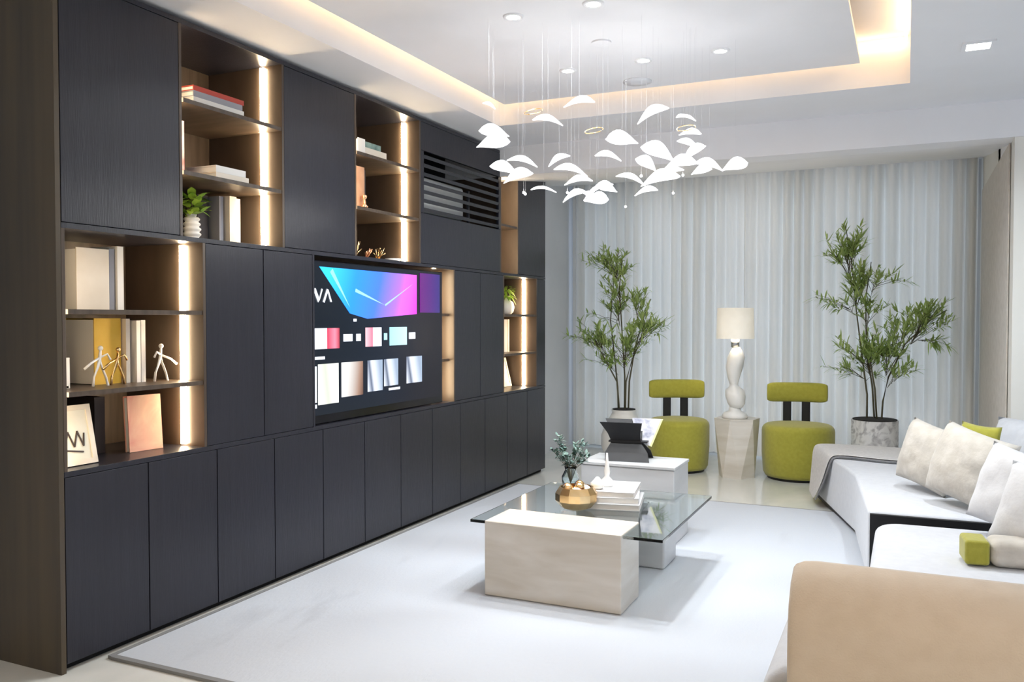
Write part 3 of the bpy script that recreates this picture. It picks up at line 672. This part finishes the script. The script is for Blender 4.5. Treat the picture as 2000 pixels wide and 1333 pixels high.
# right plant
PR = (-.235, 7.66)
t = thing('marble_planter', 'grey-veined white marble cylinder planter behind the sofa end', 'planter', (*PR, 0))
bm = bmesh.new(); lathe(bm, [(.165, 0), (.165, .02), (.182, .02), (.182, .465), (.168, .465), (.168, .43)], 44, capt=False); obj('vessel', bm, 'marble', t, smooth=False)
bm = bmesh.new(); lathe(bm, [(.17, .42), (.172, .472), (.08, .478)], 32); obj('soil', bm, 'soil', t)
bamboo((*PR, .47), [(-.06, 0, [S(-.06, 0, .2), S(-.10, 0, .5), S(-.15, 0, .9), S(-.19, 0, 1.3), S(-.24, 0, 1.6)]),
                    (0, .02, [S(-.02, .02, .25), S(-.07, .02, .6), S(-.08, .02, 1.0), S(-.04, 0, 1.3)]),
                    (.05, 0, [S(.06, 0, .15), S(.10, 0, .35), S(.22, 0, .62), S(.40, -.02, .82), S(.52, -.02, .90)]),
                    (.02, -.03, [S(.0, -.04, .25), S(-.04, -.05, .5), S(-.02, -.05, .7)])],
       [(-.24, 0, 1.44, .16, .18, 30, -.20, 0, 1.15), (-.16, 0, 1.16, .16, .18, 22, -.15, 0, .9), (.02, 0, 1.22, .16, .14, 9, -.06, 0, .95), (-.28, 0, .98, .22, .08, 9, -.14, 0, .85),
        (-.02, 0, .95, .16, .12, 9, -.07, 0, .75), (-.10, -.02, .60, .24, .20, 34, -.04, 0, .35), (.12, -.02, .62, .20, .16, 20, .08, 0, .35),
        (.40, -.02, .86, .24, .14, 34, .26, 0, .62), (.22, 0, .80, .18, .14, 14, .16, 0, .5), (-.22, 0, .42, .20, .08, 8, -.04, 0, .3), (.24, 0, .42, .14, .06, 7, .08, 0, .25), (.46, 0, .62, .12, .06, 5, .3, 0, .66)],
       'tall green potted bamboo with a branch spreading right, behind the sofa', 23, 0)

# ------------------------------------------------------------ coffee table, end block
t = thing('coffee_table', 'low coffee table of stone blocks carrying a clear glass slab', 'coffee table', (0, 0, 0))
B('stone_block', (-1.775, -1.113, 3.535, 3.81, .013, .362), 'stone', t, .006)
B('stone_block', (-1.60, -1.115, 4.27, 4.52, .013, .340), 'palestone', t, .012)
B('glass_top', (-1.86, -.935, 3.555, 4.56, .342, .356), 'glass', t, .002)
t = thing('stone_end_table', 'taller pale stone block table with the black rack on top', 'side table', (0, 0, 0))
B('body', (-1.745, -1.185, 4.75, 5.09, .013, .44), 'palestone', t, .006)
B('top_slab', (-1.75, -1.18, 4.745, 5.095, .44, .459), 'palestone', t, .004)
# magazine rack
t = thing('magazine_rack', 'black sling magazine rack standing on the taller stone block', 'magazine rack', (-1.50, 4.92, .459), R(8))
def sheet(name, prof, x0, x1, m, parent, th=.008, skew=0):
    bm = bmesh.new(); n = len(prof); L_ = []
    for s in (0, 1):
        for x in (x0, x1): L_.append([bm.verts.new((x + skew * p[2], p[0] + s * th, p[1])) for p in prof])
    a, b, c, d = L_
    for i in range(n - 1):
        bm.faces.new((a[i], b[i], b[i + 1], a[i + 1])); bm.faces.new((c[i], c[i + 1], d[i + 1], d[i]))
        bm.faces.new((a[i], a[i + 1], c[i + 1], c[i])); bm.faces.new((b[i], d[i], d[i + 1], b[i + 1]))
    bm.faces.new((a[0], c[0], d[0], b[0])); bm.faces.new((a[-1], b[-1], d[-1], c[-1]))
    return obj(name, bm, m, parent, smooth=False)
def hourglass(name, y, tilt, parent, hw_top=.125, hw_mid=.092, hw_bot=.130, sh=0):
    bm = bmesh.new(); rows = [(0, hw_bot, .0), (.05, hw_bot * .97, .02), (.10, hw_mid, .045), (.12, hw_mid * .98, .045), (.16, hw_mid * 1.05, .03), (.23, hw_top, 0)]
    A, Bk = [], []
    for z, hw, d in rows:
        sx = -sh * z
        A.append([bm.verts.new((sx + u * hw, y + tilt * d, z)) for u in (-1, 0, 1)]); Bk.append([bm.verts.new((sx + u * hw, y + tilt * d + .01, z)) for u in (-1, 0, 1)])
    for g_ in (A, Bk):
        for a, b in zip(g_, g_[1:]):
            for k in (0, 1): bm.faces.new((a[k], a[k + 1], b[k + 1], b[k]))
    for i in range(len(rows) - 1):
        bm.faces.new((A[i][0], A[i + 1][0], Bk[i + 1][0], Bk[i][0])); bm.faces.new((A[i][2], Bk[i][2], Bk[i + 1][2], A[i + 1][2]))
    bm.faces.new((*A[0], *Bk[0][::-1])); bm.faces.new((*A[-1], *Bk[-1][::-1]))
    return obj(name, bm, 'black', parent)
hourglass('front_panel', -.10, 1.6, t, sh=.16); hourglass('rear_panel', .09, -1.6, t, sh=.16)
bm = bmesh.new(); box(bm, -.12, .11, -.035, .035, .105, .113); obj('cradle', bm, 'black', t)
t = thing('magazine', 'open white magazine with a pale yellow edge leaning out of the black rack', 'magazine', (-1.40, 4.965, .50), R(6))
def wedge(name, pts, y0, y1, m, dy):
    bm = bmesh.new(); a = [bm.verts.new((x, y0 + z * dy, z)) for x, z in pts]; b = [bm.verts.new((x, y1 + z * dy, z)) for x, z in pts]
    bm.faces.new(a[::-1]); bm.faces.new(b); k = len(pts)
    for i in range(k): bm.faces.new((a[i], a[(i + 1) % k], b[(i + 1) % k], b[i]))
    return obj(name, bm, m, t)
wedge('pages', [(-.10, .20), (.075, .20), (.012, .04), (-.06, .06)], -.004, .004, noisy(mat('printed_magazine_page', (.7, .7, .76), .6), (.38, .40, .52), (.82, .82, .86), ns=14, lo=.35, hi=.5), .15)
wedge('cover_edge', [(.076, .20), (.086, .20), (.022, .035), (.013, .04)], -.006, .006, mat('pale_yellow_edge', (.80, .80, .42), .7), .15)

# things on the glass
GZ = .356
def flatbook(x, y, z, hx, hy, h, m, l, rz):
    t = thing('book', l, 'book', (x, y, z), rz)
    bm = bmesh.new(); box(bm, -hx, hx, -hy, hy, 0, .004); box(bm, -hx, hx, -hy, hy, h - .004, h); box(bm, -hx, -hx + .004, -hy, hy, .004, h - .004); obj('cover', bm, m, t)
    B('pages', (-hx + .004, hx - .004, -hy + .004, hy - .004, .004, h - .004), 'white', t)
flatbook(-1.345, 4.17, GZ, .135, .165, .030, 'palestone', 'grey-white book at the bottom of the pile on the glass table', R(12))
flatbook(-1.35, 4.175, GZ + .0305, .125, .155, .028, 'whitecloth', 'white book in the middle of the pile on the glass table', R(15))
flatbook(-1.355, 4.18, GZ + .059, .12, .15, .026, 'whitecloth', 'white book on top of the pile on the glass table', R(10))
bm = bmesh.new(); lathe(bm, [(.03, 0), (.034, .01), (.03, .03), (.012, .05), (.016, .075), (.012, .10), (.008, .13), (.004, .17)], 20)
t = tag(obj('white_ornament', bm, 'ceramic', smooth=True), 'slim white ornament standing on the book pile', 'ornament'); t.location = (-1.39, 4.17, GZ + .0855)
bm = bmesh.new(); lathe(bm, [(.02, 0), (.035, .012), (.036, .03), (.02, .045), (.008, .06)], 20)
t = tag(obj('white_ornament', bm, 'ceramic', smooth=True), 'small squat white ornament on the book pile near the gold bowl', 'ornament'); t.location = (-1.41, 4.08, GZ + .0855)
t = thing('gold_bowl', 'round faceted gold bowl on the glass table behind the near block', 'bowl', (-1.475, 3.95, GZ))
bm = bmesh.new(); lathe(bm, [(.035, 0), (.075, .015), (.105, .05), (.105, .085), (.085, .115), (.078, .115), (.097, .083), (.097, .052), (.07, .022), (.03, .008)], 12)
obj('vessel', bm, 'gold', t)
rnd = random.Random(2)
for k in range(9):
    bm = bmesh.new(); a = k * .8; r0 = .05 if k < 7 else .015
    bmesh.ops.create_icosphere(bm, subdivisions=2, radius=.028, matrix=T((-1.475 + r0 * math.cos(a), 3.95 + r0 * math.sin(a), GZ + .075 + .018 * (k % 3))))
    kindc = ['copper', 'white', 'gold'][k % 3]
    spot = ['at the right rim', 'right of the far rim', 'at the far rim', 'left of the far rim', 'at the left rim', 'at the near left rim', 'at the near rim', 'heaped left of the middle', 'heaped in the middle'][k]
    tag(obj('decorative_ball', bm, ['copper', 'ceramic', 'gold'][k % 3], smooth=True), 'small %s decorative ball in the gold bowl, %s' % (kindc, spot), 'ball', 'balls in the gold bowl')
t = thing('eucalyptus_vase', 'clear vase holding grey-green sprigs at the back of the glass table', 'plant', (-1.70, 4.46, GZ))
bm = bmesh.new(); lathe(bm, [(.03, 0), (.045, .01), (.05, .06), (.03, .10), (.035, .12), (.031, .12), (.026, .10), (.045, .06), (.04, .015)], 24); obj('vessel', bm, 'glass', t, smooth=True)
bm = bmesh.new(); lf = bmesh.new()
for k in range(16):
    a = rnd.uniform(0, 6.28); r1 = rnd.uniform(.03, .13); h = rnd.uniform(.18, .30)
    p = [Vector((0, 0, .02)), Vector((r1 * .3 * math.cos(a), r1 * .3 * math.sin(a), h * .6)), Vector((r1 * math.cos(a), r1 * math.sin(a), h))]
    tube(bm, p, [.002, .0018, .001], 5)
    for j in range(22):
        u = rnd.uniform(.25, 1); q = p[1].lerp(p[2], u)
        leaf_mesh(lf, q, (rnd.uniform(-1, 1), rnd.uniform(-1, 1), rnd.uniform(-.2, .8)), rnd.uniform(.02, .04), .016, .004, 3)
obj('sprigs', bm, 'stem', t); obj('leaves', lf, 'leafblue', t)

# ------------------------------------------------------------ sofa
def slab(name, pts, z0, z1, m, parent, bevel=.04, seg=4):
    bm = bmesh.new(); poly(bm, pts, z0, z1); return obj(name, bm, m, parent, bevel, seg=seg)
t = thing('sofa', 'long off-white chaise sofa at the right with a dark inset end', 'sofa', (0, 0, 0))
def arc(cx, cy, r, a0, a1, n=8): return [(cx + r * math.cos(R(a0 + (a1 - a0) * i / n)), cy + r * math.sin(R(a0 + (a1 - a0) * i / n))) for i in range(n + 1)]
slab('seat', [(-.60, 6.55), (-.27, 5.42), (-.16, 4.42), (1.3, 4.46), (1.3, 5.76), (.54, 5.78), (.54, 6.60)], .037, .38, 'sofa', t, .02)
slab('plinth', [(-.57, 6.48), (-.24, 5.42), (-.13, 4.46), (.52, 4.48), (.52, 6.53)], .013, .036, 'black', t, .002)
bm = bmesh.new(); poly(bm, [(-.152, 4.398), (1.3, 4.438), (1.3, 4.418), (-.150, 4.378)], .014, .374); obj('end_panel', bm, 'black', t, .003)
t2 = thing('sofa_module', 'off-white rounded seat module between the dark-ended chaise and the beige armchair', 'sofa', (0, 0, 0))
P2 = []
P2 = arc(.0, 4.10, .12, 180, 90, 8) + [(1.3, 4.27), (1.3, 3.0), (-.12, 3.0)]
slab('seat', P2, .16, .38, 'sofa', t2, .035)
slab('base', [(-.10, 3.02), (-.10, 4.10), (0, 4.19), (1.25, 4.24), (1.25, 3.02)], .013, .159, 'sofa', t2, .004)
# beige armchair in the foreground
t = thing('armchair', 'big beige armchair seen from behind in the right foreground', 'armchair', (0, 0, 0))
bm = bmesh.new(); xs0, xs1 = -.252, 1.25
rings = []
prof = [(2.12, .07), (2.10, .40), (2.10, .56), (2.12, .625), (2.165, .672), (2.23, .695), (2.30, .68), (2.34, .63), (2.35, .56), (2.36, .07)]
for x, k in ((xs0 + .0, .90), (xs0 + .006, .95), (xs0 + .02, .985), (xs0 + .05, 1), (xs1, 1)):
    rings.append([bm.verts.new((x, 2.235 + (y - 2.235) * (k * 1.0), .07 + (z - .07) * (k * .3 + .7))) for y, z in prof])
for a, b in zip(rings, rings[1:]):
    for i in range(len(prof) - 1): bm.faces.new((a[i], a[i + 1], b[i + 1], b[i]))
    bm.faces.new((a[-1], a[0], b[0], b[-1]))
bm.faces.new(rings[0]); bm.faces.new(rings[-1][::-1])
obj('backrest', bm, 'beige', t, smooth=True, bevel=.0)
P3 = [(-.33, 2.20)] + arc(-.16, 2.78, .17, 180, 90, 8) + [(1.2, 2.95), (1.2, 2.37), (-.2, 2.3)]
slab('seat', P3, .10, .40, 'sofa', t, .05)
for x in (-.1, 1.1):
    for y in (2.2, 2.75):
        B('leg', (x - .02, x + .02, y - .02, y + .02, .013, .10), 'black', t)

# cushions
def cushion(loc, w_, h_, th, rx, ry, rz, m, label, name='cushion', seed=1, pinch=.06):
    bm = bmesh.new(); n = 18; rnd = random.Random(seed); off = Vector((seed * 3.1, 0, 0))
    for side in (1, -1):
        g_ = []
        for j in range(n + 1):
            row = []
            for i in range(n + 1):
                u, v = -1 + 2 * i / n, -1 + 2 * j / n
                prof = ((1 - abs(u) ** 2.6) * (1 - abs(v) ** 2.6)) ** .48 if abs(u) < 1 and abs(v) < 1 else 0
                px = u * (1 - pinch * (1 - v * v) * abs(u)); pz = v * (1 - pinch * (1 - u * u) * abs(v))
                nz = noise.noise(Vector((u * 2, v * 2, side)) + off) * .14 + noise.noise(Vector((u * 6, v * 3, side)) + off) * .06
                row.append(bm.verts.new((px * w_ / 2, side * th / 2 * prof * (1 + nz), pz * h_ / 2)))
            g_.append(row)
        for a, b in zip(g_, g_[1:]):
            for i in range(n): bm.faces.new((a[i], a[i + 1], b[i + 1], b[i]))
    bmesh.ops.remove_doubles(bm, verts=bm.verts, dist=.002)
    o = obj(name, bm, m, None, smooth=True)
    o.rotation_euler = (R(rx), R(ry), R(rz)); o.location = loc
    return tag(o, label, 'cushion')
cushion((.115, 5.03, .570), .37, .34, .19, -13, 9, -50, 'linen', 'oatmeal cushion with crumpled sides, farthest of the row along the sofa', seed=1)
cushion((.285, 4.66, .582), .43, .36, .20, -15, 10, -48, 'linen', 'oatmeal cushion with sharp top corner, second of the row from the far end', seed=2)
cushion((.325, 4.90, .585), .20, .37, .07, -8, 4, -30, 'chart', 'chartreuse cushion of which only a corner shows behind the oatmeal ones', seed=3)
cushion((.44, 4.04, .580), .43, .34, .18, -17, 9, -46, 'whitecloth', 'white cushion between the oatmeal cushions and the nearest white one', seed=4)
cushion((.51, 3.72, .562), .44, .32, .18, -18, 8, -38, 'whitecloth', 'white crumpled cushion nearest the camera at the right edge', seed=5)
cushion((.72, 5.30, .56), .80, .36, .26, -8, 0, -50, 'sofa', 'big pale grey back cushion behind the row at the right', seed=6, pinch=.02)
# lumbar pillow
t = thing('lumbar_pillow', 'small beige pillow with a chartreuse end lying on the white module', 'cushion', (.205, 3.56, .382), R(6))
B('body', (.085, .52, 0, .15, 0, .10), 'linen', t, .035, seg=5)
B('end_patch', (0, .084, .006, .144, .004, .096), 'chart', t, .014, seg=4)
# throw over the far end of the sofa
t = thing('throw_blanket', 'pale grey throw with dark border draped over the far left end of the sofa', 'blanket', (0, 0, 0))
def drape(name, la, m, lift, th=.008):
    # la: rows of (left-drop bottom .. top .. right) world points for two borders
    bm = bmesh.new(); g_ = []
    for a, b in la:
        g_.append([bm.verts.new(Vector(a).lerp(Vector(b), i / 6) + Vector((0, 0, 0))) for i in range(7)])
    for a, b in zip(g_, g_[1:]):
        for i in range(6): bm.faces.new((a[i], a[i + 1], b[i + 1], b[i]))
    o = obj(name, bm, m, t, smooth=True); s_ = o.modifiers.new('solid', 'SOLIDIFY'); s_.thickness = th; s_.offset = 1
    q = o.modifiers.new('sub', 'SUBSURF'); q.levels = 1; q.render_levels = 2; return o
def edge(y, z, dx): # point on the left flank of the sofa at depth y
    x = -.27 + (y - 5.42) * (-.33 / 1.13); return (x - dx, y, z)
rowA = [edge(6.50, .05, .045), edge(6.50, .16, .032), edge(6.51, .30, .022), edge(6.52, .385, .012), edge(6.52, .399, -.03), (-.3, 6.53, .397), (.0, 6.54, .395), (.3, 6.55, .394)]
rowB = [edge(6.20, .05, .075), edge(6.12, .16, .045), edge(6.05, .30, .022), edge(6.00, .385, .012), edge(6.0, .399, -.03), (-.25, 5.98, .397), (-.02, 5.88, .395), (.3, 6.12, .394)]
rowC = [edge(6.16, .05, .079), edge(6.08, .16, .049), edge(6.01, .30, .024), edge(5.96, .385, .014), edge(5.96, .401, -.03), (-.25, 5.94, .399), (-.02, 5.84, .397), (.32, 6.09, .396)]
drape('cloth', list(zip(rowA, rowB)), 'throw', 0)
drape('border', list(zip(rowB, rowC)), 'throwband', 0)

# ------------------------------------------------------------ chandelier
CZ = 2.70
t = thing('petal_chandelier', 'hanging chandelier of scattered white porcelain petals on fine wires', 'chandelier', (-1.42, 4.15, CZ))
bm = bmesh.new(); lathe(bm, [(.05, 0), (.05, -.008), (.01, -.010)], 40); obj('canopy', bm, 'plaster', t, smooth=False)
CAM = Vector((0, 0, 1.3)); yaw = R(24.8); pit = R(-1.49)
def along(px, py, z):
    vx, vy, vf = px - 1000, -(py - 666.5), 1670
    up = vy * math.cos(pit) + vf * math.sin(pit); fw = -vy * math.sin(pit) + vf * math.cos(pit)
    d = Vector((vx * math.cos(yaw) - fw * math.sin(yaw), vx * math.sin(yaw) + fw * math.cos(yaw), up)); return CAM + d * ((z - 1.3) / d.z)
petals = [(955, 207, 26, 20), (1131, 203, 56, -12), (1070, 238, 56, 8), (965, 260, 56, 18), (963, 281, 62, -20), (1275, 225, 62, -30), (1340, 232, 38, 10), (1215, 275, 60, 16), (1285, 300, 66, 24),
          (1020, 318, 58, 8), (985, 332, 54, 12), (1012, 347, 56, -16), (1062, 372, 46, 6), (1092, 314, 44, -24), (1115, 336, 62, 10), (1130, 356, 54, -4), (1122, 384, 46, -26), (1168, 374, 62, -28), (1165, 391, 44, -14),
          (1188, 308, 48, 10), (1185, 368, 40, 20), (1232, 352, 56, 14), (1290, 352, 74, -12), (1262, 376, 42, -18), (1330, 322, 60, -10), (1355, 300, 50, -34), (1385, 325, 52, 8), (1348, 262, 40, -4), (1435, 325, 50, -14), (1310, 340, 50, -20),
          (1345, 284, 44, 20), (1262, 322, 44, 30), (1370, 335, 42, -24), (1152, 385, 30, 30)]
rnd = random.Random(4)
for (px, py, wp, tl) in petals:
    z = 1.93 + (400 - py) / 205 * .40 + rnd.uniform(-.02, .02)
    c = along(px, py, z); depth = c.y * math.cos(yaw) - c.x * math.sin(yaw)
    L_ = wp / 1670 * depth * 1.08; Wd = L_ * rnd.uniform(.52, .72)
    bm = bmesh.new(); n = 10; rows = []
    for i in range(n + 1):
        u = i / n; ww = Wd * .5 * (math.sin(math.pi * u ** 1.5) ** .75 if 0 < u < 1 else .02)
        row = []
        for k in range(7):
            v = -1 + k / 3
            row.append(bm.verts.new(((u - .5) * L_, v * ww, .10 * L_ * (math.sin(u * 3.1) - .5) + .30 * ww * v * v)))
        rows.append(row)
    for a, b in zip(rows, rows[1:]):
        for k in range(6): bm.faces.new((a[k], a[k + 1], b[k + 1], b[k]))
    flip = math.pi if rnd.random() < .5 else 0
    face = rnd.choice([25, 40, 60, -30, 10]) if py > 250 else rnd.choice([30, 50, 15])
    mt = T(c - Vector((-1.42, 4.15, CZ))) @ RZ(yaw) @ RY(R(tl)) @ RX(R(face)) @ RZ((0 if tl < 0 else math.pi) + rnd.uniform(-.3, .3))
    bmesh.ops.transform(bm, matrix=mt, verts=bm.verts)
    o = obj('petal', bm, 'petal', t, smooth=True); s_ = o.modifiers.new('solid', 'SOLIDIFY'); s_.thickness = .005
    bm = bmesh.new(); q = c - Vector((-1.42, 4.15, CZ)); k = .13 / max(.13, Vector((q.x, q.y)).length)
    tube(bm, [q + Vector((0, 0, .004)), Vector((q.x, q.y, -.002))], .00022, 4); obj('wire', bm, 'wire', t)
for k in range(8):  # bulbs and lamps added as fill for the beam, curtains and room
    a = k * math.pi / 4; p = (.42 * math.cos(a), .42 * math.sin(a), -.70 - .04 * (k % 3))
    bm = bmesh.new(); bmesh.ops.create_icosphere(bm, subdivisions=2, radius=.006, matrix=T(p)); obj('bulb', bm, 'downlight', t, smooth=True)
    wb = bmesh.new(); tube(wb, [Vector(p), Vector((p[0], p[1], -.002))], .00022, 4); obj('wire', wb, 'wire', t)
    l = bpy.data.lights.new('added_chandelier_fill', 'POINT'); l.energy = .42; l.color = (1, .985, .96); l.shadow_soft_size = .02
    o = bpy.data.objects.new('added_chandelier_fill', l); C.objects.link(o); o.parent = t; o.location = p
    if k % 2: d = area('added_chandelier_down_fill', (0, 0, 0), (0, 0, 0), .03, .03, 2.2, (1, .985, .96), shape='DISK'); d.parent = t; d.location = (p[0], p[1], p[2] - .012)
for (px, py) in [(1042, 218), (1160, 255), (1340, 250)]:
    z = 1.93 + (400 - py) / 205 * .40; c = along(px, py, z) - Vector((-1.42, 4.15, CZ))
    bm = bmesh.new(); tube(bm, [c + Vector((.045 * math.cos(a * .42), .045 * math.sin(a * .42) * .9, .022 * math.sin(a * .42))) for a in range(15)], .0025, 6); obj('gold_ring', bm, 'gold', t, smooth=True)
    tube_bm = bmesh.new(); tube(tube_bm, [c + Vector((.045, 0, 0)), Vector((c.x + .045, c.y, -.002))], .00022, 4); obj('wire', tube_bm, 'wire', t)
